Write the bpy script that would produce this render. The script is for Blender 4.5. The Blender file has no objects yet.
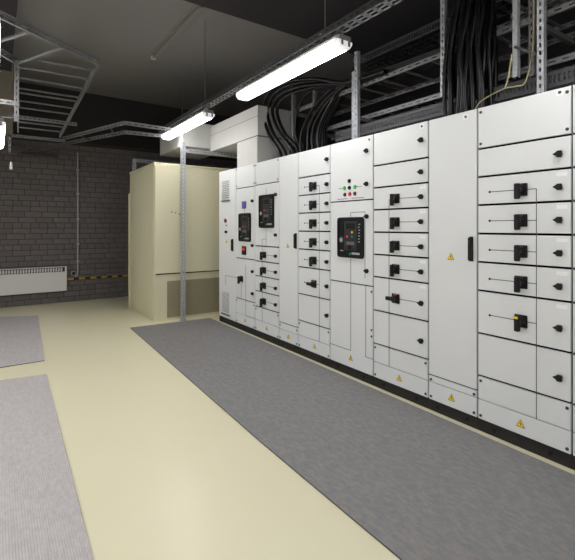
import bpy, math, random
from mathutils import Vector, Matrix
random.seed(7)
SC = bpy.context.scene
COL = SC.collection

# ------------------------------------------------------------------ camera, world, exposure
YAW = math.radians(34.6066)                      # view turned to the right of the row of cubicles (+Y)
cam_data = bpy.data.cameras.new('camera')
cam_data.sensor_fit = 'HORIZONTAL'
cam_data.sensor_width = 36.0
cam_data.lens = 421.0 / 575.0 * 36.0
cam_data.shift_y = -53.0 / 575.0                 # levelled camera, verticals kept upright
cam_data.clip_start = 0.05
cam = bpy.data.objects.new('camera', cam_data)
cam.location = (0, 0, 1.49)
cam.rotation_euler = (math.radians(90), 0, -YAW)
COL.objects.link(cam)
SC.camera = cam

w = bpy.data.worlds.new('world')
SC.world = w
w.use_nodes = True
w.node_tree.nodes['Background'].inputs[0].default_value = (0.6, 0.62, 0.65, 1)
w.node_tree.nodes['Background'].inputs[1].default_value = 0.02

SC.view_settings.view_transform = 'Standard'
SC.view_settings.look = 'None'
SC.view_settings.gamma = 1.0
SC.view_settings.use_curve_mapping = False
SC.view_settings.exposure = 0.0
TUBE = 17.0                                      # brightness of the fluorescent diffusers
SC.cycles.max_bounces = 10
SC.cycles.diffuse_bounces = 6
SC.cycles.glossy_bounces = 4
SC.cycles.sample_clamp_indirect = 4.0
SC.cycles.use_denoising = True

# ------------------------------------------------------------------ materials
def srgb(r, g, b):
    f = lambda c: (c / 255 / 12.92) if c / 255 <= 0.04045 else ((c / 255 + 0.055) / 1.055) ** 2.4
    return (f(r), f(g), f(b), 1)

def mat(name, col, rough=0.5, metal=0.0, noise=None, bump=None, emit=None, spec=0.5):
    """noise = (scale, amount, colour): soft mottling; bump = (scale, strength, distance)"""
    m = bpy.data.materials.new(name)
    m.use_nodes = True
    nt = m.node_tree
    b = nt.nodes['Principled BSDF']
    b.inputs['Base Color'].default_value = col
    b.inputs['Roughness'].default_value = rough
    b.inputs['Metallic'].default_value = metal
    b.inputs['Specular IOR Level'].default_value = spec
    if emit:
        b.inputs['Emission Color'].default_value = col
        b.inputs['Emission Strength'].default_value = emit
    tc = None
    if noise or bump:
        tc = nt.nodes.new('ShaderNodeTexCoord')
    if noise:
        n = nt.nodes.new('ShaderNodeTexNoise')
        n.inputs['Scale'].default_value = noise[0]
        n.inputs['Detail'].default_value = 6
        n.inputs['Roughness'].default_value = 0.65
        nt.links.new(tc.outputs['Object'], n.inputs['Vector'])
        r = nt.nodes.new('ShaderNodeMapRange')
        r.inputs['From Min'].default_value = 0.35
        r.inputs['From Max'].default_value = 0.7
        r.inputs['To Min'].default_value = 0.0
        r.inputs['To Max'].default_value = noise[1]
        nt.links.new(n.outputs['Fac'], r.inputs['Value'])
        mx = nt.nodes.new('ShaderNodeMix')
        mx.data_type = 'RGBA'
        mx.inputs['A'].default_value = col
        mx.inputs['B'].default_value = noise[2]
        nt.links.new(r.outputs['Result'], mx.inputs['Factor'])
        nt.links.new(mx.outputs['Result'], b.inputs['Base Color'])
    if bump:
        n2 = nt.nodes.new('ShaderNodeTexNoise')
        n2.inputs['Scale'].default_value = bump[0]
        n2.inputs['Detail'].default_value = 4
        nt.links.new(tc.outputs['Object'], n2.inputs['Vector'])
        bp = nt.nodes.new('ShaderNodeBump')
        bp.inputs['Strength'].default_value = bump[1]
        bp.inputs['Distance'].default_value = bump[2]
        nt.links.new(n2.outputs['Fac'], bp.inputs['Height'])
        nt.links.new(bp.outputs['Normal'], b.inputs['Normal'])
    return m

def rib_mat(name, col, col2, rib_axis, pitch, mott, rough, groove):
    """rubber runner: fine parallel ribs (bump and a slightly darker groove) over a worn mottled colour"""
    m = mat(name, col, rough)
    nt = m.node_tree
    b = nt.nodes['Principled BSDF']
    tc = nt.nodes.new('ShaderNodeTexCoord')
    wv = nt.nodes.new('ShaderNodeTexWave')
    wv.wave_type = 'BANDS'
    wv.bands_direction = rib_axis
    wv.inputs['Scale'].default_value = 0.314 / pitch
    wv.inputs['Distortion'].default_value = 0.0
    nt.links.new(tc.outputs['Object'], wv.inputs['Vector'])
    n = nt.nodes.new('ShaderNodeTexNoise')
    n.inputs['Scale'].default_value = mott[0]
    n.inputs['Detail'].default_value = 8
    n.inputs['Roughness'].default_value = 0.7
    mp = nt.nodes.new('ShaderNodeMapping')
    mp.inputs['Scale'].default_value = mott[2]
    nt.links.new(tc.outputs['Object'], mp.inputs['Vector'])
    nt.links.new(mp.outputs['Vector'], n.inputs['Vector'])
    r = nt.nodes.new('ShaderNodeMapRange')
    r.inputs['From Min'].default_value = 0.4
    r.inputs['From Max'].default_value = 0.68
    r.inputs['To Max'].default_value = mott[1]
    nt.links.new(n.outputs['Fac'], r.inputs['Value'])
    mx = nt.nodes.new('ShaderNodeMix')
    mx.data_type = 'RGBA'
    mx.inputs['A'].default_value = col
    mx.inputs['B'].default_value = col2
    nt.links.new(r.outputs['Result'], mx.inputs['Factor'])
    mx2 = nt.nodes.new('ShaderNodeMix')
    mx2.data_type = 'RGBA'
    mx2.blend_type = 'MULTIPLY'
    mx2.inputs['B'].default_value = groove
    inv = nt.nodes.new('ShaderNodeMath')
    inv.operation = 'SUBTRACT'
    inv.inputs[0].default_value = 1.0
    nt.links.new(wv.outputs['Fac'], inv.inputs[1])
    nt.links.new(inv.outputs[0], mx2.inputs['Factor'])
    nt.links.new(mx.outputs['Result'], mx2.inputs['A'])
    nt.links.new(mx2.outputs['Result'], b.inputs['Base Color'])
    bp = nt.nodes.new('ShaderNodeBump')
    bp.inputs['Strength'].default_value = 0.6
    bp.inputs['Distance'].default_value = 0.002
    nt.links.new(wv.outputs['Fac'], bp.inputs['Height'])
    nt.links.new(bp.outputs['Normal'], b.inputs['Normal'])
    return m

M = dict(
    white=mat('white_powder_coat', srgb(233, 236, 238), 0.42, noise=(3, 0.25, srgb(229, 231, 231))),
    gap=mat('black_gap', srgb(10, 10, 11), 0.9, spec=.1),
    frame=mat('grey_frame_edge', srgb(105, 106, 108), 0.6),
    plinth=mat('black_plinth', srgb(30, 28, 28), 0.5),
    black=mat('black_plastic', srgb(15, 15, 17), 0.5, spec=.35),
    soft=mat('dark_grey_plastic', srgb(42, 43, 47), 0.45),
    line=mat('mimic_line_grey', srgb(72, 74, 77), 0.6),
    screw=mat('dark_screw', srgb(95, 98, 102), 0.35, 0.7),
    label=mat('white_label', srgb(250, 250, 250), 0.5),
    yellow=mat('warning_yellow', srgb(250, 208, 10), 0.5),
    orange=mat('orange_chip', srgb(190, 95, 40), 0.5),
    red_dark=mat('dark_red_chip', srgb(110, 40, 40), 0.5),
    red=mat('red_lens', srgb(235, 30, 40), 0.3, emit=0.35),
    green=mat('green_lens', srgb(25, 205, 50), 0.3, emit=0.35),
    teal=mat('teal_button', srgb(20, 150, 130), 0.4),
    blue=mat('blue_display', srgb(70, 70, 190), 0.3, emit=0.2),
    grey_txt=mat('pale_grey_print', srgb(170, 172, 175), 0.5),
    galv=mat('galvanised_steel', srgb(190, 193, 197), 0.5, 0.35, noise=(40, 0.7, srgb(135, 139, 145))),
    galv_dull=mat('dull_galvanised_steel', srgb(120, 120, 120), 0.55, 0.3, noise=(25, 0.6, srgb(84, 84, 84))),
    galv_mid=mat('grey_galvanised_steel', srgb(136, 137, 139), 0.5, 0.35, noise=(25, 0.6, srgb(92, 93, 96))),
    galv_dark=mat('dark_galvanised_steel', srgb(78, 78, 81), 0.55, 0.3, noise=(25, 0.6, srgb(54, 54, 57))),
    cable=mat('black_cable', srgb(13, 11, 13), 0.34, noise=(6, 0.5, srgb(19, 17, 19)), spec=.35),
    earth=mat('pale_earth_wire', srgb(176, 166, 124), 0.5),
    beige=mat('beige_paint', srgb(221, 217, 187), 0.42, noise=(2, 0.3, srgb(215, 211, 180))),
    beige_dark=mat('beige_vent_mesh', srgb(158, 151, 126), 0.65),
    duct=mat('pale_grey_duct', srgb(204, 204, 200), 0.6, noise=(3, 0.3, srgb(194, 194, 190))),
    radiator=mat('radiator_white', srgb(226, 226, 228), 0.4),
    brick=mat('dark_painted_brick', srgb(112, 107, 108), 0.75, noise=(9, 0.7, srgb(97, 92, 92)), bump=(60, 0.5, 0.004)),
    brick2=mat('dark_painted_brick_light', srgb(116, 111, 111), 0.75, noise=(9, 0.7, srgb(97, 92, 92)), bump=(60, 0.5, 0.004)),
    brick3=mat('dark_painted_brick_dark', srgb(108, 103, 103), 0.75, noise=(9, 0.7, srgb(97, 92, 92)), bump=(60, 0.5, 0.004)),
    mortar=mat('dark_mortar', srgb(66, 63, 63), 0.9),
    wall_black=mat('black_wall_paint', srgb(48, 44, 46), 0.85, noise=(2, 0.4, srgb(42, 38, 40))),
    soffit=mat('black_soffit_paint', srgb(50, 46, 50), 0.9),
    ceiling=mat('grey_ceiling_paint', srgb(128, 125, 124), 0.9, noise=(1.5, 0.4, srgb(122, 119, 118))),
    wall_grey=mat('light_grey_wall', srgb(225, 224, 220), 0.8),
    pier=mat('beige_board', srgb(132, 124, 110), 0.8, noise=(4, 0.5, srgb(112, 104, 92))),
    tape_yellow=mat('tape_yellow', srgb(196, 156, 44), 0.6),
    tape_black=mat('tape_black', srgb(20, 32, 26), 0.6),
    conduit=mat('grey_conduit', srgb(178, 177, 178), 0.5, 0.2),
    conduit_dark=mat('olive_grey_conduit', srgb(128, 126, 116), 0.7),
    lamp_body=mat('lamp_grey_housing', srgb(150, 147, 142), 0.5),
    lamp_cap=mat('translucent_end_cap', srgb(238, 240, 245), 0.35, emit=.6),
    rod=mat('thin_steel_rod', srgb(120, 120, 118), 0.5, 0.3),
    tube=mat('lit_diffuser', (1.0, 0.985, 0.99, 1), 0.4, emit=TUBE),
    floor=mat('cream_epoxy_floor', srgb(242, 236, 204), 0.30, noise=(1.1, 0.5, srgb(238, 231, 196)), bump=(5, 0.06, 0.01)),
    mat_dark=rib_mat('grey_ribbed_rubber', srgb(138, 140, 144), srgb(172, 163, 154), 'X', 0.006, (38.0, 0.8, (1, .5, 1)), 0.5, (0.80, 0.80, 0.81, 1)),
    mat_light=rib_mat('pale_ribbed_rubber', srgb(205, 201, 201), srgb(184, 178, 176), 'X', 0.012, (45, 0.9, (1, .4, 1)), 0.7, (0.88, 0.88, 0.89, 1)),
    mat_edge=mat('mat_edge_rubber', srgb(78, 76, 76), 0.7),
)

# ------------------------------------------------------------------ mesh building
class MB:
    def __init__(self):
        self.v, self.f, self.mi, self.mats, self.sm = [], [], [], [], []
    def _m(self, m):
        if m not in self.mats:
            self.mats.append(m)
        return self.mats.index(m)
    def add(self, vs, fs, m, smooth=False):
        o = len(self.v)
        self.v += [tuple(p) for p in vs]
        k = self._m(m)
        for f in fs:
            self.f.append([i + o for i in f])
            self.mi.append(k)
            self.sm.append(smooth)
        return self
    def box(self, x0, x1, y0, y1, z0, z1, m):
        x0, x1 = min(x0, x1), max(x0, x1); y0, y1 = min(y0, y1), max(y0, y1); z0, z1 = min(z0, z1), max(z0, z1)
        vs = [(x, y, z) for x in (x0, x1) for y in (y0, y1) for z in (z0, z1)]
        fs = [(0, 1, 3, 2), (4, 6, 7, 5), (0, 4, 5, 1), (2, 3, 7, 6), (0, 2, 6, 4), (1, 5, 7, 3)]
        return self.add(vs, fs, m)
    def cbox(self, x0, x1, y0, y1, z0, z1, m, b):
        """box with every edge chamfered by b"""
        vs, idx = [], {}
        X, Y, Z = (x0, x1), (y0, y1), (z0, z1)
        for i in (0, 1):
            for j in (0, 1):
                for k in (0, 1):
                    s = [1 if q == 0 else -1 for q in (i, j, k)]
                    p = (X[i], Y[j], Z[k])
                    for ax in range(3):
                        q = [p[a] + (0 if a == ax else s[a] * b) for a in range(3)]
                        idx[i, j, k, ax] = len(vs); vs.append(tuple(q))
        fs = []
        for ax in range(3):
            for e in (0, 1):
                a1, a2 = (ax + 1) % 3, (ax + 2) % 3
                loop = []
                for (p, q) in ((0, 0), (1, 0), (1, 1), (0, 1)):
                    c = [0, 0, 0]; c[ax] = e; c[a1] = p; c[a2] = q
                    loop.append(idx[c[0], c[1], c[2], ax])
                fs.append(loop if e else loop[::-1])
        for ax in range(3):                      # edges parallel to ax
            a1, a2 = (ax + 1) % 3, (ax + 2) % 3
            for p in (0, 1):
                for q in (0, 1):
                    c0 = [0, 0, 0]; c0[a1] = p; c0[a2] = q; c0[ax] = 0
                    c1 = list(c0); c1[ax] = 1
                    loop = [idx[(*c0, a1)], idx[(*c1, a1)], idx[(*c1, a2)], idx[(*c0, a2)]]
                    fs.append(loop if (p == q) else loop[::-1])
        for i in (0, 1):
            for j in (0, 1):
                for k in (0, 1):
                    loop = [idx[i, j, k, 0], idx[i, j, k, 1], idx[i, j, k, 2]]
                    fs.append(loop if (i + j + k) % 2 == 1 else loop[::-1])
        return self.add(vs, fs, m)
    def obox(self, c, a, b, d, m):
        """box from centre and three half-vectors"""
        c, a, b, d = map(Vector, (c, a, b, d))
        vs = [c + a * i + b * j + d * k for i in (-1, 1) for j in (-1, 1) for k in (-1, 1)]
        fs = [(0, 1, 3, 2), (4, 6, 7, 5), (0, 4, 5, 1), (2, 3, 7, 6), (0, 2, 6, 4), (1, 5, 7, 3)]
        return self.add(vs, fs, m)
    def bar(self, p0, p1, w, h, m, up=(0, 0, 1)):
        p0, p1, up = Vector(p0), Vector(p1), Vector(up)
        d = (p1 - p0); L = d.length; d.normalize()
        s = d.cross(up).normalized(); u = s.cross(d).normalized()
        return self.obox((p0 + p1) / 2, d * L / 2, s * w / 2, u * h / 2, m)
    def cyl(self, p0, p1, r0, m, r1=None, n=12, smooth=True):
        r1 = r0 if r1 is None else r1
        p0, p1 = Vector(p0), Vector(p1)
        d = (p1 - p0).normalized()
        t = Vector((0, 0, 1)) if abs(d.z) < 0.9 else Vector((0, 1, 0))
        s = d.cross(t).normalized(); u = d.cross(s)
        vs = []
        for p, r in ((p0, r0), (p1, r1)):
            for k in range(n):
                a = 2 * math.pi * k / n
                vs.append(p + (s * math.cos(a) + u * math.sin(a)) * r)
        self.add(vs, [(k, (k + 1) % n, n + (k + 1) % n, n + k) for k in range(n)], m, smooth)
        self.add(vs[:n], [tuple(range(n))[::-1]], m)
        self.add(vs[n:], [tuple(range(n))], m)
        return self
    def tube(self, pts, r, m, n=8, sub=6):
        pts = [Vector(p) for p in pts]
        path = []
        P = [pts[0] * 2 - pts[1]] + pts + [pts[-1] * 2 - pts[-2]]
        for i in range(1, len(P) - 2):
            for k in range(sub):
                t = k / sub
                a, b, c, d = P[i - 1], P[i], P[i + 1], P[i + 2]
                path.append(0.5 * (2 * b + (c - a) * t + (2 * a - 5 * b + 4 * c - d) * t * t + (3 * b - a - 3 * c + d) * t ** 3))
        path.append(pts[-1])
        vs = []
        ref = Vector((1, 0.13, 0.07)).normalized()
        for i, p in enumerate(path):
            d = (path[min(i + 1, len(path) - 1)] - path[max(i - 1, 0)]).normalized()
            s = d.cross(ref).normalized(); u = d.cross(s)
            for k in range(n):
                a = 2 * math.pi * k / n
                vs.append(p + (s * math.cos(a) + u * math.sin(a)) * r)
        fs = []
        for i in range(len(path) - 1):
            for k in range(n):
                fs.append((i * n + k, i * n + (k + 1) % n, (i + 1) * n + (k + 1) % n, (i + 1) * n + k))
        self.add(vs, fs, m, True)
        self.add(vs[:n], [tuple(range(n))[::-1]], m)
        self.add(vs[-n:], [tuple(range(n))], m)
        return self
    def prism(self, poly, x0, x1, m):
        """polygon of (y, z) points extruded along x"""
        n = len(poly)
        vs = [(x0, y, z) for y, z in poly] + [(x1, y, z) for y, z in poly]
        fs = [tuple(range(n)), tuple(range(2 * n - 1, n - 1, -1))]
        fs += [(k, n + k, n + (k + 1) % n, (k + 1) % n) for k in range(n)]
        return self.add(vs, fs, m)
    def perf(self, p0, p1, up, side, h, t, m, pitch=0.06, flange=0.0, open_=0.45, slot=0.24):
        """perforated steel section: slotted web (height h along up) with optional flanges along side"""
        p0, p1, up, side = Vector(p0), Vector(p1), Vector(up).normalized(), Vector(side).normalized()
        d = p1 - p0; L = d.length; d.normalize()
        mid = (p0 + p1) / 2
        st = h * (1 - slot) / 2
        for s in (-1, 1):
            self.obox(mid + up * s * (h - st) / 2, d * L / 2, up * st / 2, side * t / 2, m)
            if flange:
                self.obox(mid + up * s * (h - t) / 2 + side * flange / 2, d * L / 2, up * t / 2, side * flange / 2, m)
        n = max(1, int(L / pitch))
        pw = pitch * (1 - open_)
        for k in range(n + 1):
            c = p0 + d * (L * k / n)
            if k == 0: c = c + d * pw / 2
            if k == n: c = c - d * pw / 2
            self.obox(c, d * pw / 2, up * h * slot / 2, side * t / 2, m)
        return self
    def mesh(self, name):
        me = bpy.data.meshes.new(name)
        me.from_pydata(self.v, [], self.f)
        for m in self.mats:
            me.materials.append(m)
        me.polygons.foreach_set('material_index', self.mi)
        me.polygons.foreach_set('use_smooth', self.sm)
        me.validate()
        me.update()
        return me

def link(name, me, parent=None, loc=(0, 0, 0)):
    if isinstance(me, MB):
        me = me.mesh(name)
    o = bpy.data.objects.new(name, me)
    COL.objects.link(o)
    o.location = loc
    if parent is not None:
        o.parent = parent
    return o

def tag(o, label=None, cat=None, group=None, kind=None):
    if label: o['label'] = label
    if cat: o['category'] = cat
    if group: o['group'] = group
    if kind: o['kind'] = kind
    return o

def thing(name, loc, label, cat, group=None):
    o = bpy.data.objects.new(name, None)
    o.empty_display_size = 0.1
    COL.objects.link(o)
    o.location = loc
    return tag(o, label, cat, group)

def structure(name, mb, label=None):
    o = link(name, mb)
    return tag(o, label, None, None, 'structure')

# ------------------------------------------------------------------ room shell
XL, XR, YN, YF, ZC = -2.9, 5.6, -3.0, 9.40, 4.20
fl = structure('floor', MB().box(XL, XR, YN, YF + .2, -0.12, 0, M['floor']), 'glossy cream epoxy floor')
structure('ceiling', MB().box(XL, XR, 4.85, YF + .2, ZC + .02, ZC + .2, M['ceiling']), 'grey painted ceiling slab')
structure('trim_1', MB().box(XL, XR, YN, 4.85, ZC, ZC + .2, M['soffit']), 'black painted soffit over the near aisle')
structure('trim_2', MB().box(-1.0, 0.19, 4.85, 8.13, 4.0, ZC + .02, M['soffit']), 'black downstand beam along the ceiling')
pier = structure('trim_3', MB().cbox(-0.9, 0.214, 8.15, YF - .02, 2.98, ZC + .02, M['pier'], .006), 'beige boxed downstand by the far wall')
structure('wall_right', MB().box(XR, XR + .2, YN, YF + .2, 0, ZC + .2, M['wall_black']), 'black painted wall behind the switchgear')
structure('wall_left', MB().box(XL - .2, XL, YN, YF + .2, 0, ZC + .2, M['wall_grey']))
structure('wall_front', MB().box(XL, XR, YN - .2, YN, 0, ZC + .2, M['wall_grey']))

# far wall: mortar slab with single bricks standing proud of it up to the black upper band
wall = structure('wall_back', MB().box(XL, XR, YF, YF + .2, 0, ZC + .2, M['mortar']), 'dark painted brick wall at the far end')
structure('trim_4', MB().box(XL, XR, YF - .018, YF, 3.2, ZC + .02, M['wall_black']), 'black painted upper band of the far wall')
BH, JW = 0.1045, 0.009
def brick_mesh(wd, m):
    return MB().cbox(-(wd - JW) / 2, (wd - JW) / 2, -0.013, 0.004, -(BH - JW) / 2, (BH - JW) / 2, M[m], .004).mesh('brick')
STRETCH = [brick_mesh(.285, m) for m in ('brick', 'brick2', 'brick3')]
HEAD = [brick_mesh(.1425, m) for m in ('brick', 'brick2', 'brick3')]
rest = MB()
single = 0
for r in range(30):
    z = 0.003 + BH * (r + .5)
    head = r % 4 == 2
    bw = .1425 if head else .285
    off = (0, .095, 0.03, .19)[r % 4]
    for k in range(-24, 46):
        x = k * bw + off
        if x > XR - .2 or x < XL + .2: continue
        y = YF - random.uniform(0.0, 0.004)
        if -0.06 < x < 2.18 and single < 300:
            link('brick', random.choice(HEAD if head else STRETCH), wall, (x, y, z))
            single += 1
        else:
            rest.box(x - (bw - JW) / 2, x + (bw - JW) / 2, y - .013, y + .004, z - (BH - JW) / 2, z + (BH - JW) / 2, M['brick'])
tag(link('brick_field', rest, wall), kind='stuff')

# ------------------------------------------------------------------ fluorescent battens on slotted trays
def make_lamp_meshes():
    caps = []
    L, W = 1.70, 0.080
    h = MB().cbox(-W * .8, W * .8, -L / 2, L / 2, 0.055, 0.098, M['lamp_body'], .006)
    prof = [(-W, .058), (-W, .034), (-W * .72, .004), (-W * .5, 0), (W * .5, 0), (W * .72, .004), (W, .034), (W, .058)]
    d = MB()
    n = len(prof)
    y0, y1 = -L / 2 + .045, L / 2 - .045
    vs = [(x, y0, z) for x, z in prof] + [(x, y1, z) for x, z in prof]
    d.add(vs, [(k, n + k, n + (k + 1) % n, (k + 1) % n) for k in range(n)] + [tuple(range(n))[::-1], tuple(range(n, 2 * n))], M['tube'])
    cap = MB()
    cap.cbox(-.011, .011, -.006, .006, 0.012, .05, M['lamp_body'], .002)
    for sgn in (-1, 1):
        ya, yb, yc = sgn * (L / 2 - .045), sgn * (L / 2 - .012), sgn * L / 2
        q = [(x, ya, z) for x, z in prof] + [(x, yb, z) for x, z in prof] + [(x * .88, yc, .03 + (z - .03) * .8) for x, z in prof]
        fs = [(r * n + k, (r + 1) * n + k, (r + 1) * n + (k + 1) % n, r * n + (k + 1) % n) for r in (0, 1) for k in range(n)] + [tuple(range(2 * n, 3 * n))]
        m_ = MB().add(q, [f if sgn > 0 else f[::-1] for f in fs], M['lamp_cap'])
        caps.append(m_.mesh('end_cap'))
    clip = MB().bar((0, 0, .097), (0, 0, .152), .028, .005, M['galv'], (0, 1, 0))
    clip.cbox(-.03, .03, -.014, .014, .096, .102, M['galv'], .001)
    return h.mesh('housing'), d.mesh('diffuser'), cap.mesh('end_clip'), clip.mesh('hanger_clip'), caps
LH, LD, LCAP, LCLIP, LENDS = make_lamp_meshes()
def lamp(x, y, z, label):
    t = thing('fluorescent_batten', (x, y, z), label, 'lamp', 'fluorescent battens')
    link('housing', LH, t)
    link('diffuser', LD, t)
    for e in LENDS: link('end_cap', e, t)
    for s in (-1, 1):
        for q in (-1, 1):
            link('end_clip', LCAP, t, (q * .036, s * .852, 0))
        link('hanger_clip', LCLIP, t, (0, s * .74, 0))
    return t
LZ = 2.63
lamp(2.25, 3.31, 2.90, 'lit fluorescent batten nearer the camera, over the right side of the aisle')
lamp(2.25, 5.88, 2.90, 'lit fluorescent batten further away, in front of the beige enclosure')
lamp(2.25, 0.60, 2.90, 'lit fluorescent batten over the aisle, out of the photo to the near side')
lamp(-0.065, 3.75, LZ, 'lit fluorescent batten cut off by the left edge, upper of the two there')
lamp(0.0, 6.62, LZ, 'lit fluorescent batten cut off by the left edge, lower of the two there')
lamp(-0.13, -0.1, LZ, 'lit fluorescent batten behind the camera on the left run')
for yy, wh in ((.3, 'nearest to the camera'), (2.3, 'second from the camera'), (4.5, 'closest to the brick wall')):  # unseen left runs, added to fill light on the cubicle fronts
    lamp(-1.3, yy, LZ, 'unseen fluorescent batten added as fill, middle left run, ' + wh)
    if yy < 4: lamp(-2.3, yy, LZ, 'unseen fluorescent batten added as fill, far left run, ' + wh)

def slot_tray(x0, y0, x1, y1, label, rods, zb=2.78):
    """perforated lighting trunking hung on rods; two rows of slots in the base, slotted sides"""
    t = thing('slotted_light_tray', (x0, y0, zb), label, 'cable tray', 'slotted trays that carry the battens')
    R = Vector((x1 - x0, y1 - y0, 0)); L = R.length; d = R.normalized(); s = Vector((d.y, -d.x, 0))
    base = MB()
    for off, wd in ((-.045, .018), (0, .016), (.045, .018)):
        base.obox(d * L / 2 + s * off, d * L / 2, s * wd / 2, (0, 0, .001), M['galv'])
    n = int(L / 0.10)
    for k in range(n + 1):
        base.obox(d * (.02 + (L - .04) * k / n), d * .019, s * .054, (0, 0, .001), M['galv'])
    link('perforated_base', base, t)
    for q in (-1, 1):
        sd = MB().perf(s * q * .054 + Vector((0, 0, .028)), s * q * .054 + d * L + Vector((0, 0, .028)), (0, 0, 1), s, .056, .002, M['galv_dark'], .07)
        link('side_rail', sd, t)
    for yy in rods:
        p = d * (yy - y0)
        link('hanging_rod', MB().cyl(p + Vector((0, 0, .004)), p + Vector((0, 0, ZC + (.018 if yy > 4.85 else -.002) - zb)), .0055, M['rod'], n=8), t)
        link('rod_bracket', MB().obox(p + Vector((0, 0, .03)), s * .056, d * .015, (0, 0, .002), M['galv']), t)
    return t
slot_tray(2.25, -2.2, 2.25, 6.95, 'long slotted steel tray carrying the two lit battens over the aisle', (2.71, 5.17, -.5), 3.052)
slot_tray(-1.3, -1.0, -1.3, 5.4, 'slotted steel tray for the added middle left fill battens, outside the photo', (1.0, 4.0))
slot_tray(-2.3, -1.0, -2.3, 3.4, 'slotted steel tray for the added far left fill battens, outside the photo', (.8, 3.0))
slot_tray(-.16, -1.0, -.015, 7.35, 'slotted steel tray along the left edge carrying the cut off battens', (1.0, 3.6, 6.95))

# ------------------------------------------------------------------ switchgear cubicles
FX = 2.90                      # front face of the line-up
TOP = 2.36
GRID = [2.06, 1.855, 1.65, 1.442, 1.235, 1.027, 0.715, 0.405]
# shared small fittings, all facing -X, origin on the panel face
def latch_mesh():
    m = MB().cyl((0, 0, 0), (-.010, 0, 0), .017, M['black'], n=14)
    m.cbox(-.032, -.008, -.019, .010, -.020, .020, M['black'], .004)
    m.prism([(.008, .015), (.032, 0.001), (.008, -.015)], -.028, -.010, M['black'])
    return m.mesh('latch')
def handle_mesh(kind):
    m = MB().cbox(-.014, 0, -.042, .042, -.042, .042, M['black'], .004)
    m.cyl((-.012, 0, 0), (-.040, 0, 0), .033, M['black'], r1=.028, n=16)
    if kind == 'side':
        m.cbox(-.066, -.038, -.030, .070, -.016, .016, M['black'], .005)
        m.cbox(-.018, -.013, -.016, .014, .022, .038, M['orange'], .001)
    else:
        m.cbox(-.066, -.038, -.015, .019, -.064, .040, M['black'], .005)
        if kind == 'big':
            m.cbox(-.069, -.0655, -.010, .014, .020, .036, M['yellow'], .001)
        else:
            m.cbox(-.018, -.013, -.016, .012, .024, .039, M['red_dark'], .001)
    m.cyl((-.038, 0, 0), (-.058, 0, 0), .022, M['soft'], n=12)
    return m.mesh('rotary_handle')
def bar_handle_mesh():
    m = MB().cbox(-.010, 0, -.016, .016, -.092, .092, M['black'], .004)
    m.cbox(-.034, -.008, -.014, .014, -.086, .086, M['black'], .006)
    m.cyl((-.033, 0, .055), (-.037, 0, .055), .008, M['soft'], n=10)
    return m.mesh('lever_handle')
def triangle_mesh():
    s = .030
    def tri(k): return [(0, s * 1.06 * k), (s * k, -s * .74 * k), (-s * k, -s * .74 * k)]
    m = MB().prism(tri(1.0), -.0012, 0, M['gap'])
    m.prism(tri(.86), -.0020, -.0010, M['yellow'])
    k = s
    m.prism([(.02 * k, .50 * k), (.20 * k, .02 * k), (.02 * k, .02 * k), (.02 * k, -.45 * k), (-.18 * k, .10 * k), (.0, .10 * k)], -.0028, -.0018, M['gap'])
    return m.mesh('warning_sign')
def screw_mesh():
    m = MB().cyl((0, 0, 0), (-.005, 0, 0), .011, M['screw'], r1=.009, n=10)
    m.cbox(-.0062, -.0045, -.0075, .0075, -.0015, .0015, M['gap'], .0004)
    return m.mesh('screw')
def label_mesh(wd, h, mark=False):
    m = MB().box(-.0012, 0, -wd / 2, wd / 2, -h / 2, h / 2, M['label'])
    if mark:
        m.cyl((-.0012, 0, 0), (-.004, 0, 0), .010, M['screw'], n=10)
    return m.mesh('label_plate')
LATCH, SCREW, TRI, BARH = latch_mesh(), screw_mesh(), triangle_mesh(), bar_handle_mesh()
DOT = MB().cyl((.001, 0, 0), (-.003, 0, 0), .008, M['gap'], n=10).mesh('line_end_dot')
HANDLE = {k: handle_mesh(k) for k in ('plain', 'big', 'side')}
LAB, STICK = label_mesh(.062, .024), label_mesh(.044, .040, True)

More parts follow.
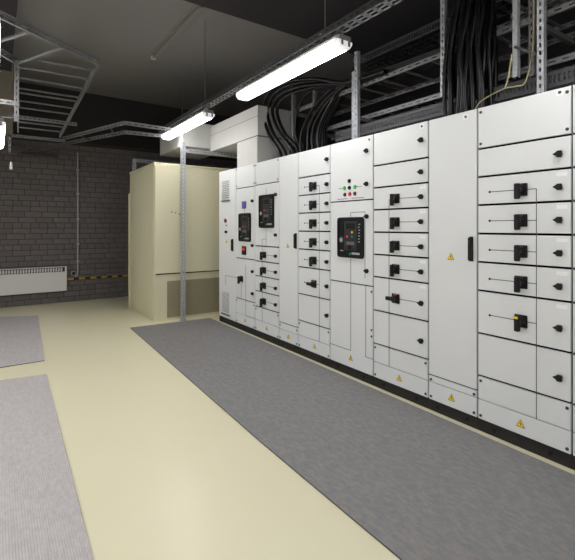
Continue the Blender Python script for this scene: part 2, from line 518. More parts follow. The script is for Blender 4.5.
class Cubicle:
    """one floor-standing section; positions are s (metres right of its left edge) and height z"""
    def __init__(self, y_left, y_right, label, depth=.6):
        self.yl, self.w = y_left, y_left - y_right
        self.root = thing('switchgear_cubicle', (FX, (y_left + y_right) / 2, 0), label, 'cabinet', 'white switchgear cubicles in one row')
        hw = self.w / 2
        body = MB().box(.024, depth, -hw + .002, hw - .002, .088, TOP - .004, M['white'])
        body.box(.018, .026, -hw + .006, hw - .006, .094, TOP - .012, M['gap'])
        link('body', body, self.root)
        link('top_plate', MB().cbox(.004, depth, -hw + .003, hw - .003, TOP - .006, TOP, M['white'], .002), self.root)
        pl = link('plinth', MB().cbox(.006, depth - .02, -hw, hw, 0, .086, M['plinth'], .003), self.root)
        for q in (-.3, .3):
            link('plug', MB().cyl((.006, q * self.w, .046), (.003, q * self.w, .046), .016, M['black'], n=12), pl)
        for q in (-1, 1):
            link('edge_post', MB().box(.012, .03, q * (hw - .0035) - .0025, q * (hw - .0035) + .0025, .09, TOP - .002, M['frame']), self.root)
    def y(self, s): return self.w / 2 - s
    def panel(self, z0, z1, g0=.0075, g1=.0075, s0=0.0, s1=None):
        s1 = self.w if s1 is None else s1
        a, b = self.y(s1) + .0065, self.y(s0) - .0065
        zc = (z0 + z1) / 2
        o = link('front_panel', MB().cbox(0, .02, a, b, z0 + g0 - zc, z1 - g1 - zc, M['white'], .002), self.root, (0, 0, zc))
        o_info = (o, zc)
        return o_info
    def fit(self, pan, me, name, s, z, x=0.0):
        o, zc = pan
        return link(name, me, o, (x, self.y(s), z - zc))
    def screws(self, pan, z0, z1, both=True):
        for s in ((.026, self.w - .026) if both else (self.w - .026,)):
            for z in (z0, z1):
                self.fit(pan, SCREW, 'screw', s, z)
    def lines(self, segs, t=.005):
        for (s0, z0, s1, z1) in segs:
            m = MB()
            if abs(s0 - s1) < 1e-6:
                m.box(-.0012, .003, -t / 2, t / 2, 0, z1 - z0, M['line'])
                link('mimic_line', m, self.root, (0, self.y(s0), z0))
            else:
                m.box(-.0012, .003, self.y(s1) - self.y(s0), 0, -t / 2, t / 2, M['line'])
                link('mimic_line', m, self.root, (0, self.y(s0), z0))
    def dots(self, pts):
        for s, z in pts:
            link('line_end_dot', DOT, self.root, (0, self.y(s), z))

def base_panels(c, ztop=.405, tri_s=.31, zt=.165, z_line=.235):
    """the pair of screwed cover plates at the foot of a cubicle"""
    a = c.panel(z_line, ztop, .0035, .0075)
    b = c.panel(.09, z_line, .002, .0035)
    for z in ((ztop - .035),):
        for s in (.026, c.w - .026):
            c.fit(a, SCREW, 'screw', s, z)
    for s in (.026, c.w - .026):
        c.fit(b, SCREW, 'screw', s, .118)
    c.fit(b, TRI, 'warning_sign', tri_s, zt)
    return a, b

def breaker(c, pan, s0, s1, z1, z0, seed):
    """withdrawable circuit breaker front: black bezel with recessed facia, buttons and counter"""
    o, zc = pan
    ys, zs = c.y((s0 + s1) / 2), (z0 + z1) / 2
    W, H = (s1 - s0) / 2, (z1 - z0) / 2
    m = MB()
    r = .028
    poly = []
    for (cy, cz, a0) in ((W - r, H - r, 0), (-W + r, H - r, 90), (-W + r, -H + r, 180), (W - r, -H + r, 270)):
        for k in range(5):
            a = math.radians(a0 + k * 22.5)
            poly.append((cy + r * math.cos(a), cz + r * math.sin(a)))
    inner = [(y * (W - .022) / W, z * (H - .022) / H) for y, z in poly]
    n = len(poly)
    vs = [(0, y, z) for y, z in poly] + [(-.022, y * .985, z * .985) for y, z in poly] + [(-.022, y, z) for y, z in inner] + [(-.010, y, z) for y, z in inner]
    fs = []
    for lay in range(3):
        for k in range(n):
            fs.append((lay * n + k, lay * n + (k + 1) % n, (lay + 1) * n + (k + 1) % n, (lay + 1) * n + k))
    m.add(vs, [f[::-1] for f in fs], M['black'])
    m.add(vs[3 * n:], [tuple(range(n))[::-1]], M['black'])
    br = link('circuit_breaker', m, c.root, (0, ys, zs))
    f = MB()
    f.cbox(-.018, -.009, -W * .55, W * .45, -H * .62, H * .80, M['soft'], .003)          # centre facia
    f.cbox(-.016, -.009, W * .50, W * .82, -H * .55, H * .70, M['black'], .003)          # side block
    f.cbox(-.020, -.017, -W * .40, W * .28, H * .42, H * .70, M['black'], .002)
    f.cbox(-.021, -.017, -W * .36, W * .26, -H * .36, -H * .20, M['frame'], .002)
    link('facia', f, br)
    link('coil_knob', MB().cyl((-.010, W * .62, -H * .12), (-.026, W * .62, -H * .12), W * .20, M['soft'], n=18).cyl((-.026, W * .62, -H * .12), (-.029, W * .62, -H * .12), W * .12, M['grey_txt'], n=16), br)
    for (py, pz, mm) in ((W * .18, H * .05, 'red'), (-W * .20, H * .05, 'teal'), (-W * .20, H * .26, 'yellow'), (-W * .05, -H * .80, 'teal')):
        if mm == 'yellow' and seed != 2: mm = 'soft'
        link('push_button', MB().cyl((-.016, py, pz), (-.024, py, pz), W * .060, M[mm], n=12), br)
    st = MB()
    rr = random.Random(seed)
    for k in range(7):
        z = H * (.62 - k * .14)
        st.box(-.0125, -.009, -W * (.60 + .05 * rr.random()), -W * (.70 + .06 * rr.random()), z, z + H * .05, M['grey_txt'])
    st.box(-.0125, -.009, -W * .12, -W * .72, -H * .82, -H * .72, M['grey_txt'])
    st.box(-.0125, -.009, W * .78, W * .55, -H * .68, -H * .64, M['grey_txt'])
    tag(link('printed_mark', st, br), kind='stuff')
    h = MB().cbox(-.034, -.018, -W * .10, W * .08, -H * .58, -H * .38, M['black'], .004)
    link('charging_handle', h, br)
    return br

# --- narrow control section with louvres at the far end of the row
c = Cubicle(6.117, 5.543, 'narrow white control cubicle with louvre vents, leftmost of the row')
p = c.panel(.09, TOP, .002, .004)
def vent(z0, z1):
    s0, s1 = .11, .39
    v = link('vent_frame', MB().cbox(-.008, 0, c.y(s1), c.y(s0), z0, z1, M['white'], .003), c.root)
    sl = MB()
    n = int((z1 - z0 - .05) / .028)
    for k in range(n):
        z = z0 + .03 + k * .028
        sl.obox((-.014, c.y((s0 + s1) / 2), z), (.009, 0, .007), (0, (s1 - s0) / 2 - .025, 0), (.0008, 0, -.001), M['radiator'])
        sl.box(-.0086, -.0078, c.y(s1) + .025, c.y(s0) - .025, z + .006, z + .013, M['frame'])
    tag(link('louvre_slats', sl, v), kind='stuff')
    link('vent_sill', MB().cbox(-.022, 0, c.y(s1), c.y(s0), z0 - .016, z0, M['frame'], .003), v)
vent(1.90, 2.24)
vent(.155, .52)
es = link('emergency_stop', MB().cbox(-.010, 0, -.045, .045, -.075, .075, M['label'], .004), c.root, (0, c.y(.275), 1.575))
link('red_knob', MB().cyl((-.008, 0, .012), (-.022, 0, .012), .020, M['red_dark'], n=14).cyl((-.022, 0, .012), (-.036, 0, .012), .033, M['red_dark'], r1=.028, n=16), es)
link('name_strip', MB().box(-.011, -.009, -.03, .03, -.066, -.052, M['line']), es)
c.fit(p, LATCH, 'key_lock', .275, 1.415)
c.fit(p, TRI, 'warning_sign', .265, 1.268)
c.fit(p, BARH, 'lever_handle', .485, 1.22)
c.lines([(.23, .745, .57, .745), (.23, .60, .23, .745)])

# --- incomer with digital meter
c = Cubicle(5.543, 4.985, 'white cubicle with blue meter above a breaker, second from the left end')
p0 = c.panel(2.053, TOP, .005, .004)
p1 = c.panel(1.038, 2.053)
p2 = c.panel(.45, 1.038)
base_panels(c, .45, .274, .165)
for z in (1.848, 1.235): c.fit(p1, LATCH, 'latch', .507, z)
for z in (.878, .575): c.fit(p2, LATCH, 'latch', .51, z)
c.screws(p0, 2.09, 2.33)
breaker(c, p1, .115, .45, 1.687, 1.282, 1)
dm = link('digital_meter', MB().cbox(-.018, 0, -.052, .052, -.052, .052, M['frame'], .004), c.root, (0, c.y(.262), 1.803))
link('display', MB().cbox(-.0195, -.017, -.036, .036, -.030, .034, M['blue'], .0005), dm)
im = link('indicator_unit', MB().cbox(-.018, 0, -.055, .055, -.062, .062, M['black'], .004), c.root, (0, c.y(.262), 1.156))
link('display', MB().cbox(-.0195, -.017, -.032, .032, .000, .040, M['red'], .0005), im)
c.fit(p2, HANDLE['plain'], 'rotary_handle', .185, .745)
c.lines([(.0, .745, .12, .745), (.30, .235, .30, .95), (.30, .235, .55, .235), (.165, .45, .165, .70), (.262, 1.69, .262, 1.76)])

# --- incomer with four switches under a breaker
c = Cubicle(4.985, 4.390, 'white cubicle with a breaker above four switch rows, left of the narrow plain door')
p0 = c.panel(2.06, TOP, .005, .004)
p1 = c.panel(1.235, 2.06)
zs = [1.235, 1.03, .83, .625, .415]
c.screws(p0, 2.09, 2.33)
for z in (1.899, 1.389): c.fit(p1, LATCH, 'latch', .535, z)
breaker(c, p1, .13, .488, 1.914, 1.477, 3)
seg = [(.29, 1.235, .29, 1.47), (.19, 1.33, .29, 1.33), (.19, 1.235, .19, 1.33), (.19, .235, .19, 1.235), (.29, 1.92, .29, 2.0)]
for k in range(4):
    p = c.panel(zs[k + 1], zs[k])
    zc = (zs[k] + zs[k + 1]) / 2 - .010
    c.fit(p, HANDLE['plain'], 'rotary_handle', .25, zc)
    c.fit(p, LATCH, 'latch', .535, zc)
    seg.append((.28, zc, .50, zc))
c.lines(seg)
base_panels(c, .415, .305, .165)

# --- cable compartment one
c = Cubicle(4.390, 3.985, 'narrow plain white cable door in the far half of the row')
p = c.panel(.31, TOP, .005, .004)
c.fit(p, BARH, 'lever_handle', .368, 1.325)
c.fit(p, TRI, 'warning_sign', .19, 1.262)
base_panels(c, .31, .204, .165, .225)

# --- six outgoing switches
def outgoing(y0, y1, label, first, handle_s, latch_s, vert_s, left_dot, stub, top_screws, plates):
    c = Cubicle(y0, y1, label)
    zz = [TOP] + GRID
    seg, dots = [], []
    for k in range(8):
        p = c.panel(zz[k + 1], zz[k], .0075, .0075 if k else .004)
        zc = (zz[k] + zz[k + 1]) / 2 - (.012 if k else 0)
        if k == 0 and top_screws:
            c.screws(p, 2.095, 2.325)
            c.fit(p, STICK, 'label_plate', .55, 2.333 - .045 + .045)
        else:
            c.fit(p, LATCH, 'latch', latch_s, zc)
        if k == 0 and not top_screws and plates:
            c.fit(p, STICK, 'label_plate', .55, 2.325)
        if k >= first and k <= 6:
            kind = 'plain'
            if k == 6: kind = 'big' if top_screws else 'side'
            c.fit(p, HANDLE[kind], 'rotary_handle', handle_s, zc)
            if plates:
                c.fit(p, LAB, 'label_plate', c.w - .055, zz[k] - .035)
            if left_dot:
                seg.append((left_dot, zc, handle_s - .04, zc))
                dots.append((left_dot, zc))
                seg.append((handle_s + .04, zc, vert_s, zc))
            else:
                seg.append((handle_s + .04, zc, latch_s - .03, zc))
    zt = (zz[first] + zz[first + 1]) / 2 - .012
    seg.append((vert_s, .235, vert_s, zt))
    c.lines(seg)
    c.dots(dots)
    base_panels(c, .405, .31, .165)
    return c
outgoing(3.985, 3.411, 'white cubicle with six switch rows behind the cabling, left of the big breaker', 1, .308, .535, .395, .13, True, False, False)

# --- bus coupler with lamps and a large breaker
c = Cubicle(3.411, 2.790, 'white cubicle with indicator lamps above the largest black breaker')
p0 = c.panel(1.752, TOP, .005, .004)
p1 = c.panel(.929, 1.752)
p2 = c.panel(.09, .929, .002, .005)
for z in (2.214, 1.899): c.fit(p0, LATCH, 'latch', .545, z)
for z in (1.59, 1.072): c.fit(p1, LATCH, 'latch', .548, z)
c.fit(p0, SCREW, 'screw', .57, 2.318)
for z in (.88, .52, .46): c.fit(p2, SCREW, 'screw', .60, z)
breaker(c, p1, .135, .505, 1.588, 1.182, 2)
for (s, z, mm) in ((.299, 1.95, 'black'), (.226, 1.882, 'green'), (.302, 1.882, 'black'), (.378, 1.884, 'green'),
                   (.233, 1.817, 'red_dark'), (.307, 1.818, 'red'), (.378, 1.818, 'red_dark')):
    il = link('indicator_lamp', MB().cyl((0, 0, 0), (-.006, 0, 0), .020, M['black'], n=14), c.root, (0, c.y(s), z))
    link('lens', MB().cyl((-.006, 0, 0), (-.016, 0, 0), .017, M[mm], r1=.012, n=12), il)
c.lines([(.14, 1.884, .21, 1.884), (.395, 1.884, .47, 1.884), (.12, 1.775, .27, 1.775), (.33, 1.775, .50, 1.775),
         (.318, 1.635, .515, 1.635), (.318, 1.59, .318, 1.635), (.515, 1.0, .515, 1.635),
         (.318, .26, .318, 1.18), (.0, .26, .318, .26), (.525, .25, .525, .929), (.525, .25, .62, .25)])
c.fit(p2, TRI, 'warning_sign', .318, .185)

outgoing(2.790, 2.178, 'white cubicle with five switches joined to latches, left of the tall plain door', 2, .275, .549, .195, None, False, False, True)

# --- cable compartment two
c = Cubicle(2.178, 1.751, 'tall plain white cable door with black lever, right half of the row')
p = c.panel(.29, TOP, .005, .004)
c.fit(p, BARH, 'lever_handle', .382, 1.327)
c.fit(p, TRI, 'warning_sign', .208, 1.258)
c.fit(p, STICK, 'label_plate', .335, 2.318)
base_panels(c, .29, .213, .165, .235)

outgoing(1.751, 1.134, 'nearest white cubicle fully in view, with five switch rows and pale labels', 2, .315, .55, .411, .095, True, True, True)
outgoing(1.134, .515, 'white cubicle cut off by the right edge of the photo', 2, .315, .55, .411, .095, True, True, True)

# ------------------------------------------------------------------ beige enclosure at the end of the row
t = thing('transformer_enclosure', (2.03, 6.63, 0), 'tall beige steel enclosure beside the left end of the switchgear', 'cabinet')
BX, BY, BZ = 1.37, 1.50, 2.51
link('body', MB().cbox(.012, BX, .012, BY, .0, BZ - .03, M['beige'], .004), t)
link('lid', MB().cbox(0, BX + .01, 0, BY + .01, BZ - .035, BZ, M['beige'], .006), t)
sp = link('side_panel', MB().cbox(-.004, .012, .045, BY - .06, .06, BZ - .06, M['beige'], .003), t)
link('warning_sign', MB().prism([(.73, 1.955), (.755, 1.91), (.705, 1.91)], -.0005, .0025, M['yellow']), sp)
link('corner_post', MB().cbox(-.002, .030, -.002, .030, 0, BZ - .035, M['beige'], .004), t)
link('rear_flange', MB().cbox(-.02, .012, BY - .03, BY, .0, BZ - .40, M['beige'], .004), t)
cv = link('front_cover', MB().cbox(.006, BX, -.032, .012, .752, BZ - .045, M['beige'], .005), t)
for s, z in ((.335, 1.72), (.40, 1.70), (.27, 1.73)):
    link('screw', MB().cyl((s, -.032, z), (s, -.036, z), .010, M['gap'], n=8), cv)
link('skirt', MB().cbox(.03, BX, .004, .012, .0, .735, M['beige'], .003), t)
link('shadow_strip', MB().box(.0, BX, .002, .012, .733, .754, M['gap']), t)  # black strip stands in for the shadow line below the front cover
g = link('vent_grille', MB().cbox(.206, BX - .02, -.008, .0, .04, .625, M['beige_dark'], .002), t)
gm = MB()
for k in range(26):
    z = .055 + k * .0215
    gm.box(.216, BX - .03, -.012, -.007, z, z + .010, M['beige_dark'])
tag(link('grille_bars', gm, g), kind='stuff')

# ------------------------------------------------------------------ overhead duct at the end of the row
t = thing('busbar_duct', (2.95, 5.0, 2.362), 'pale grey boxed busbar duct rising off the cubicles and turning overhead', 'duct')
link('riser', MB().cbox(0, .55, .012, .60, 0, .385, M['duct'], .005), t)
link('horizontal_section', MB().cbox(0, .56, 0, 1.56, .392, .812, M['duct'], .006), t)
link('joint_flange', MB().cbox(-.004, .564, -.004, .612, .380, .394, M['frame'], .002), t)
link('end_section', MB().cbox(-.48, .30, 1.56, 2.72, .44, .85, M['duct'], .006), t)
link('hanging_rod', MB().cyl((-.16, 2.43, .85), (-.16, 2.43, ZC + .018 - 2.362), .007, M['rod'], n=8), t)
link('seam_strip', MB().box(-.002, .01, .0, 1.55, .655, .661, M['frame']), t)

# ------------------------------------------------------------------ floor standing strut frames
def strut_frame(x, y, h, arm, zarm, label, extra=None):
    t = thing('strut_post', (x, y, 0), label, 'post')
    link('base_plate', MB().cbox(-.05, .05, -.04, .04, 0, .008, M['galv'], .002), t)
    m = MB().perf((0, -.02, .008), (0, -.02, h), (1, 0, 0), (0, 1, 0), .062, .0025, M['galv'], .06, .058, .45)
    link('upright', m, t)
    a = MB().perf((.02, -.02, zarm), (arm, -.02, zarm), (0, 0, 1), (0, 1, 0), .060, .0025, M['galv'], .06, .058, .45)
    link('arm', a, t)
    br = MB().obox((.03, -.024, zarm), (.045, 0, 0), (0, .002, 0), (0, 0, .03), M['galv'])
    link('corner_bracket', br, t)
    return t
strut_frame(2.44, 6.46, 2.84, 1.35, 2.728 - .02, 'perforated steel post with arm, standing before the beige enclosure')
strut_frame(2.145, 8.24, 2.785, .9, 2.755, 'perforated steel post peeking over the rear of the beige enclosure')

# ------------------------------------------------------------------ floor mats
def rubber_mat(pts, th, m, label, group=None):
    n = len(pts)
    mb = MB()
    vs = [(x, y, 0.0) for x, y in pts] + [(x, y, th) for x, y in pts]
    mb.add(vs, [tuple(range(n, 2 * n))], m)
    mb.add(vs, [tuple(range(n))[::-1]] + [(k, (k + 1) % n, n + (k + 1) % n, n + k) for k in range(n)], M['mat_edge'])
    o = link('rubber_mat', mb)
    return tag(o, label, 'mat', group)
rubber_mat([(1.455, -1.4), (2.838, -1.4), (2.842, 3.0), (2.855, 6.36), (1.615, 6.42), (1.50, 2.5)], .009, M['mat_dark'],
           'long dark grey ribbed rubber mat along the switchgear row')
rubber_mat([(-.75, 5.385), (.437, 5.385), (.565, 8.17), (-.70, 8.75)], .009, M['mat_light'],
           'pale grey ribbed rubber mat below the wall heater, farther of two', 'pale grey mats on the left')
rubber_mat([(-.85, -1.2), (.285, -1.2), (.412, 4.87), (-.75, 5.05)], .009, M['mat_light'],
           'pale grey ribbed rubber mat in the left foreground', 'pale grey mats on the left')

# ------------------------------------------------------------------ far wall fittings
WY = YF - .0195
t = thing('convector_heater', (.1, WY, .236), 'long white convector heater on the dark brick wall', 'heater')
L0, L1, H = -1.25, 1.03, .48
link('casing', MB().cbox(L0, L1, -.10, -.02, 0, H - .10, M['radiator'], .008).cbox(L0, L1, -.035, -.015, 0, H, M['radiator'], .004), t)
link('top_cap', MB().cbox(L0, L1, -.085, -.015, H - .014, H, M['radiator'], .004), t)
link('end_panel', MB().cbox(L1 - .03, L1 + .002, -.102, -.015, 0, H, M['radiator'], .006), t)
gr = link('grille_back', MB().box(L0 + .02, L1 - .03, -.06, -.035, H - .10, H - .014, M['line']), t)
gs = MB()
k = 0
x = L0 + .03
while x < L1 - .05:
    gs.obox((x, -.076, H - .058), (.012, 0, .010), (0, .014, .02), (.004, 0, -.009), M['radiator'])
    gs.box(x - .002, x + .002, -.088, -.06, H - .10, H - .014, M['radiator'])
    x += .045
tag(link('grille_slats', gs, gr), kind='stuff')
for x in (-.9, .7):
    link('wall_bracket', MB().cbox(x - .02, x + .02, -.02, 0, .05, H - .05, M['galv'], .002), t)

t = thing('wall_conduit', (1.337, WY, .5), 'thin grey vertical conduit on the brick wall right of the heater', 'pipe')
link('pipe', MB().tube([(0, -.022, 2.48), (0, -.022, 1.5), (0, -.022, .30), (0, -.022, .10), (-.015, -.022, .03), (-.045, -.022, .01), (-.075, -.022, .03)], .014, M['conduit'], 8, 5), t)
for z in (2.13, 1.66, 1.15, .65, .30):
    link('pipe_clip', MB().cbox(-.026, .026, -.042, 0, z - .016, z + .016, M['conduit'], .004), t)
bx = link('junction_box', MB().cbox(-.115, -.045, -.05, 0, .025, .105, M['conduit'], .006), t)
link('cover', MB().cbox(-.108, -.052, -.055, -.049, .032, .098, M['soft'], .002), bx)

t = thing('hazard_strip', (1.15, WY, .45), 'yellow and black hazard strip along the brick wall by the enclosure', 'strip')
x = 0.0
k = 0
while x < 1.6:
    wd = .115 if k % 2 == 0 else .095
    link('yellow_band' if k % 2 == 0 else 'black_band', MB().cbox(x, x + wd, -.008, 0, -.017, .017, M['tape_yellow' if k % 2 == 0 else 'tape_black'], .003), t)
    x += wd; k += 1

# conduit rail on the ceiling
t = thing('ceiling_rail', (2.05, 4.86, ZC + .02), 'grey channel rail fixed flat under the grey ceiling', 'rail')
link('channel', MB().cbox(-.012, .05, 0, 1.88, -.035, 0, M['conduit_dark'], .004).cbox(-.055, -.04, 0, 1.88, -.01, 0, M['conduit_dark'], .002), t)
link('end_cap', MB().cbox(-.03, .055, 1.87, 1.94, -.045, 0, M['duct'], .006), t)
link('drop_rod', MB().cyl((0, .03, -.005), (0, .03, -.045), .008, M['rod'], n=8), t)

# ------------------------------------------------------------------ cable ladders on the left and across the far aisle
def ladder(name, label, z0, rail_a, rail_b, rungs, m, hr=.055, group='overhead cable ladders', pitch=.09, rung_m=None):
    t = thing(name, (rail_a[0][0], rail_a[0][1], z0), label, 'cable ladder', group)
    o = Vector((rail_a[0][0], rail_a[0][1], 0))
    for rail in (rail_a, rail_b):
        mb = MB()
        for a, b in zip(rail, rail[1:]):
            a = Vector((*a, 0)) - o; b = Vector((*b, 0)) - o
            d = (b - a).normalized()
            s = Vector((d.y, -d.x, 0))
            mb.perf(a + Vector((0, 0, hr / 2)), b + Vector((0, 0, hr / 2)), (0, 0, 1), s, hr, .003, m, pitch, .018, .5)
        link('side_rail', mb, t)
    for a, b in rungs:
        a = Vector((*a, .012)) - o; b = Vector((*b, .012)) - o
        link('rung', MB().bar(a, b, .022, .014, rung_m or m), t)
    return t
LZ0 = 2.90
ra = [(-.62, 3.00), (.723, 3.970), (.812, 7.55)]
rb = [(-.72, 3.65), (.02, 4.186), (.143, 4.356), (.25, 7.50)]
rungs = [((.71, 4.15), (.29, 4.17)), ((.437, 3.763), (.143, 4.356)), ((.199, 3.592), (-.10, 4.097)), ((-.1, 3.376), (-.4, 3.88)), ((-.4, 3.16), (-.68, 3.676))]
for y in (4.43, 4.75, 5.11, 5.28, 5.61, 5.93, 6.74, 7.1):
    xa = .143 + (y - 4.356) / 3.144 * .107
    xb = .723 + (y - 3.970) / 3.58 * .089
    rungs.append(((xa, y), (xb, y)))
lad = ladder('cable_ladder', 'bare steel cable ladder bending left under the grey ceiling', LZ0, ra, rb, rungs, M['galv_dull'])
# far branch: along the far wall, across and then to the right towards the enclosure
ra = [(.88, 7.72), (1.456, 6.063), (2.14, 6.10)]
rb = [(-.3, 9.34), (.489, 9.335), (1.599, 6.658), (2.14, 6.60)]
rungs = []
for f in (.3, .8):
    rungs.append(((.88 + .576 * f, 7.72 - 1.657 * f), (1.10 + .499 * f, 7.862 - 1.204 * f)))
lad2 = ladder('cable_ladder', 'bare steel cable ladder angling from the brick wall towards the beige enclosure', LZ0, ra, rb, rungs, M['galv_dull'], rung_m=M['galv_dark'])
ro = Vector((.86, 7.66, LZ0))
link('wall_bracket', MB().cbox(-.5, .1, 1.54, 1.655, -.05, 0, M['galv_dark'], .004), lad2)

# struts that carry the left ladder
def strut(name, p0, p1, up, side, m, label, group=None, w_=.041, drops=()):
    o = Vector(p0)
    t = thing(name, p0, label, 'strut', group)
    link('channel', MB().perf((0, 0, 0), Vector(p1) - o, up, side, w_, .0025, m, .05, .038, .5), t)
    for (a, b) in drops:
        link('hanger', MB().perf(Vector(a) - o, Vector(b) - o, (1, 0, 0), (0, 1, 0), .035, .0025, m, .05, .02, .5), t)
    return t
G2 = 'crosswise struts under the left cable ladder'
strut('support_strut', (-.35, 6.26, 2.872), (.885, 6.26, 2.872), (0, 0, 1), (0, 1, 0), M['galv_dull'], 'slotted steel crossbar under the middle of the left cable ladder', G2,
      drops=(((-.25, 6.26, 2.87), (-.25, 6.26, 4.0)),))
strut('support_strut', (-.35, 7.60, 2.876), (.90, 7.60, 2.876), (0, 0, 1), (0, 1, 0), M['galv_dull'], 'slotted steel crossbar under the far end of the left cable ladder', G2,
      drops=(((-.25, 7.60, 2.87), (-.25, 7.60, 4.0)), ((.155, 7.60, 2.875), (.155, 7.60, 2.62))))
t = strut('hanger_strut', (-.22, 4.335, 2.56), (.165, 4.335, 2.56), (0, 0, 1), (0, 1, 0), M['galv_dull'], 'short bracket hanging off the inner rail of the left ladder',
          drops=(((.138, 4.315, 2.40), (.138, 4.315, 2.93)),))
t = thing('hanging_bulb_holder', (.175, 7.58, 2.36), 'small grey pendant fitting hanging below the far end of the left ladder', 'fitting')
link('cord', MB().cyl((.0, .01, .10), (-.015, .01, .27), .004, M['cable'], n=6), t)
link('socket', MB().cyl((.0, .01, .0), (.0, .01, .11), .024, M['conduit'], r1=.016, n=10), t)

# ------------------------------------------------------------------ ladders, trays and struts over the switchgear
def run(x0, x1, y0, y1, z, m, label, step=.3, hr=.045):
    rg = []
    y = y0 + .1
    while y < y1 - .05:
        rg.append(((x0, y), (x1, y))); y += step
    return ladder('cable_ladder', label, z, [(x0, y0), (x0, y1)], [(x1, y0), (x1, y1)], rg, m, hr)
run(3.30, 3.72, .2, 4.35, 2.66, M['galv_mid'], 'lowest steel cable ladder over the switchgear row')
run(3.22, 3.74, .2, 4.60, 2.985, M['galv_mid'], 'middle steel cable ladder over the switchgear row')
run(3.22, 3.74, .2, 1.95, 3.33, M['galv_mid'], 'uppermost steel cable ladder over the switchgear row')
run(3.92, 4.40, .2, 2.5, 2.78, M['galv_mid'], 'second row cable ladder low behind the nearest cubicle')
run(3.92, 4.40, .2, 2.3, 3.36, M['galv_mid'], 'second row cable ladder high behind the nearest cubicle')
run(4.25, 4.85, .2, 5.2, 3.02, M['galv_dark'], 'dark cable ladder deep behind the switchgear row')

def side_tray(x, y0, y1, z, h, wd, m, label, pitch):
    t = thing('perforated_tray', (x, y0, z), label, 'cable tray')
    L = y1 - y0
    for q, nm in ((0, 'side_rail'), (wd, 'side_rail')):
        mb = MB()
        mb.box(q - .001, q + .001, 0, L, 0, h * .25, m).box(q - .001, q + .001, 0, L, h * .75, h, m)
        n = int(L / pitch)
        for k in range(n + 1):
            mb.box(q - .001, q + .001, L * k / n - pitch * .25 * (k > 0), L * k / n + pitch * .25 * (k < n), h * .25, h * .75, m)
        mb.box(q - .008, q + .008, 0, L, h, h + .003, m)
        link(nm, mb, t)
    b = MB()
    for k in range(3):
        b.box(wd * k / 3 + .02, wd * (k + 1) / 3 - .02, 0, L, 0, .002, m)
    n = int(L / .1)
    for k in range(n + 1):
        b.box(0, wd, max(0, L * k / n - .02), min(L, L * k / n + .02), 0, .002, m)
    link('perforated_base', b, t)
    return t
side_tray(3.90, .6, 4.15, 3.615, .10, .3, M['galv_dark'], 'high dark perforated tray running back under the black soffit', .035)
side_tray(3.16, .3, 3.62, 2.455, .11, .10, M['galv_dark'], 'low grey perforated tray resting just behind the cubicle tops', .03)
# supports of the low tray on the cubicle tops
for i, y in enumerate((.42, 2.6, 3.5)):
    tag(link('tray_foot', MB().cbox(-.05, .05, -.02, .02, 0, .006, M['galv_dark'], .001).cbox(-.05, .05, -.002, .002, 0, .091, M['galv_dark'], .0005), None, (3.21, y, 2.362)),
        ('small steel foot under the near end of the low perforated tray', 'small steel foot under the middle of the low perforated tray', 'small steel foot under the far end of the low perforated tray')[i], 'bracket', 'feet under the low tray')

def upright(p, z1, w_, m, label, arms, two=None, slot=.3):
    """vertical strut with cantilever arms reaching back under the ladders; hangs from the soffit or stands on a cubicle"""
    x, y, z0 = p
    t = thing('hanging_strut', p, label, 'strut')
    link('channel', MB().perf((0, 0, 0), (0, 0, z1 - z0), (0, 1, 0), (1, 0, 0), w_, .0025, m, .055, .04, .5, slot), t)
    if two:
        dy, a, b = two
        link('side_channel', MB().perf((.01, dy, a - z0), (.01, dy, b - z0), (0, 1, 0), (1, 0, 0), w_ * .8, .0025, m, .055, .03, .5), t)
    for (za, L) in arms:
        link('arm', MB().perf((.03, -.012, za - z0), (L, -.012, za - z0), (0, 0, 1), (0, 1, 0), .038, .0025, M['galv_dull'], .06, .03, .5), t)
    return t
upright((3.12, 3.25, 2.362), 3.345, .045, M['galv'], 'perforated upright on the cubicle tops left of centre, with arms', ((2.636, .66), (3.085, .82)), (.055, 2.42, 3.15))
upright((3.12, 2.20, 2.60), ZC, .040, M['galv'], 'perforated strut hanging left of the thick black cable bundle', ((2.962, .68), (3.305, .68)))
upright((3.03, 1.545, 2.555), ZC, .034, M['galv'], 'plain pale strut hanging right of the thick black cable bundle', (), None, .04)
upright((3.12, 1.475, 2.56), ZC, .040, M['galv_dull'], 'strut hanging between two others above the nearest cubicle', ((2.962, .68), (3.305, .68)))
upright((3.03, 1.375, 2.362), ZC, .044, M['galv'], 'widest perforated upright standing on the nearest cubicle top', ())
tag(link('cross_tie', MB().bar((3.022, 1.545, 2.77), (3.022, 1.40, 2.665), .006, .018, M['galv_dark'])), 'short steel tie between two struts above the nearest cubicle', 'bar')
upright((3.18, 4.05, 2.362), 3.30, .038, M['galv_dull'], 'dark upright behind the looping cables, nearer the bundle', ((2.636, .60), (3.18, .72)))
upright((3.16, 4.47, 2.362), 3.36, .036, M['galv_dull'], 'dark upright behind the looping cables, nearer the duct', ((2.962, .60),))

# ------------------------------------------------------------------ cables
def cable(pts, r, label, group, m='cable'):
    o = Vector(pts[0])
    mb = MB().tube([Vector(p) - o for p in pts], r, M[m], 8, 5)
    return tag(link('power_cable', mb, None, pts[0]), label, 'cable', group)
rr = random.Random(11)
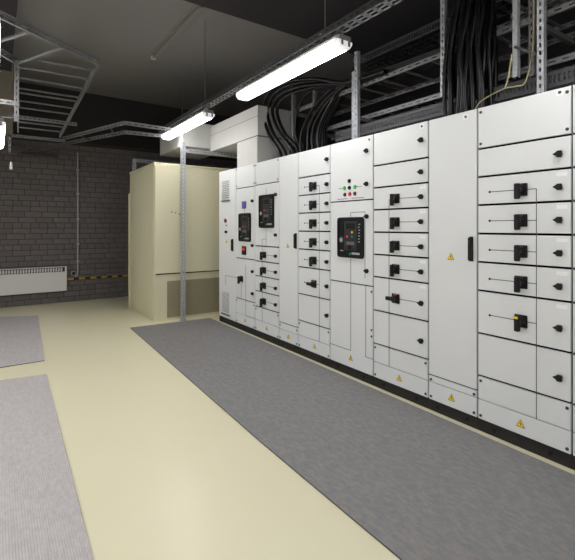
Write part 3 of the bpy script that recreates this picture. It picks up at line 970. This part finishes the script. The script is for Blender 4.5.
# thick vertical bundle
n = 0
for row, xx in enumerate((3.10, 3.145, 3.19, 3.235)):
    for k in range(8):
        y = 2.140 - k * .045 + rr.uniform(-.012, .012)
        if row % 2: y -= .02
        zt = ZC - .002
        lean = (1 - k / 7)
        x = xx + rr.uniform(-.008, .008)
        pts = [(x, y - .02 * (k - 3.5) * .2, 2.36),
               (x, y + rr.uniform(-.022, .022) + .012 * lean, 2.62 + rr.uniform(-.04, .04)),
               (x + rr.uniform(-.012, .012), y + rr.uniform(-.028, .028) + .008 * lean, 2.92),
               (x + rr.uniform(-.012, .012), y - .045 * lean + rr.uniform(-.034, .034), 3.22),
               (x, y - .13 * lean + rr.uniform(-.02, .02), 3.5),
               (x, y - .17 * lean + rr.uniform(-.02, .02), zt)]
        cable(pts, rr.choice((.017, .019, .021)), 'black power cable in the thick upright bundle over the tall plain door', 'thick upright cable bundle')
# cables that leave the far cubicles and lie into the ladder
for k in range(20):
    y0 = 3.86 + .46 * (k / 19) + rr.uniform(-.012, .012)
    x = 3.13 + .045 * (k % 5)
    f = k / 19
    up = .16 * rr.random()
    pts = [(x, y0, 2.36), (x, y0 + .03 + rr.uniform(-.02, .02), 2.55), (x, y0 - .02 - .04 * f, 2.72 + .05 * f),
           (x + .02, y0 - .22 - .08 * f, 2.93 + .02 * f + up * .2), (x + .06, 3.55 - .05 * (k % 3), 3.075 + up * .3), (x + .09, 3.1, 3.045 + .0 * up + .02 * (k % 3)), (x + .12, 2.3, 3.035 + .02 * (k % 3))]
    cable(pts, rr.choice((.016, .018)), 'black power cable sweeping from the six row cubicle up into the ladder', 'sweeping cables on the far cubicles')
# high loops beside the duct
loops = [[(4.60, 2.36), (4.66, 2.50), (4.92, 2.78), (5.08, 3.12), (4.96, 3.35), (4.53, 3.385), (3.98, 3.27), (3.45, 3.08), (2.9, 3.04)],
         [(4.54, 2.36), (4.60, 2.50), (4.87, 2.78), (5.02, 3.10), (4.90, 3.31), (4.50, 3.35), (3.95, 3.24), (3.45, 3.06), (2.9, 3.04)],
         [(4.32, 2.36), (4.40, 2.50), (4.67, 2.74), (4.86, 3.07), (4.75, 3.245), (4.35, 3.27), (3.87, 3.18), (3.4, 3.06), (2.9, 3.04)],
         [(4.28, 2.36), (4.36, 2.52), (4.62, 2.74), (4.80, 3.05), (4.70, 3.21), (4.33, 3.23), (3.85, 3.16), (3.4, 3.06), (2.9, 3.04)],
         [(4.25, 2.36), (4.31, 2.47), (4.42, 2.80), (4.29, 3.09), (3.99, 3.17), (3.5, 3.09), (2.9, 3.05)]]
ARCH = ('thick black cable arching highest, closest to the pale grey duct', 'thick black cable lying just inside the highest arch by the duct',
        'third black cable arch from the duct, with a gap before it', 'fourth black cable arch from the duct, inside the third',
        'thinnest black cable arch, innermost of those by the duct')
for k, lp in enumerate(loops):
    x = (3.08, 3.12, 3.10, 3.14, 3.17)[k]
    pts = [(x + .02 * max(0, i - 3), y, z) for i, (y, z) in enumerate(lp)]
    cable(pts, .023 if k < 4 else .018, ARCH[k], 'high arching cables by the duct')
# pale earth wire
t = thing('earth_wire', (3.0, 1.842, 2.37), 'thin pale yellow earth wire draped over the nearest cubicle top', 'wire')
o = Vector((3.0, 1.842, 2.37))
def loc(ps): return [Vector(p) - o for p in ps]
link('main_run', MB().tube(loc([(3.0, 1.842, 2.365), (3.0, 1.80, 2.425), (3.0, 1.72, 2.460), (3.0, 1.60, 2.485), (3.0, 1.52, 2.478), (3.01, 1.46, 2.50), (3.09, 1.452, 2.75), (3.10, 1.448, 3.1), (3.10, 1.448, 3.7)]), .0045, M['earth'], 6, 4), t)
link('branch', MB().tube(loc([(3.0, 1.60, 2.485), (3.0, 1.575, 2.56), (3.005, 1.562, 2.66), (3.02, 1.56, 2.72)]), .006, M['earth'], 6, 4), t)
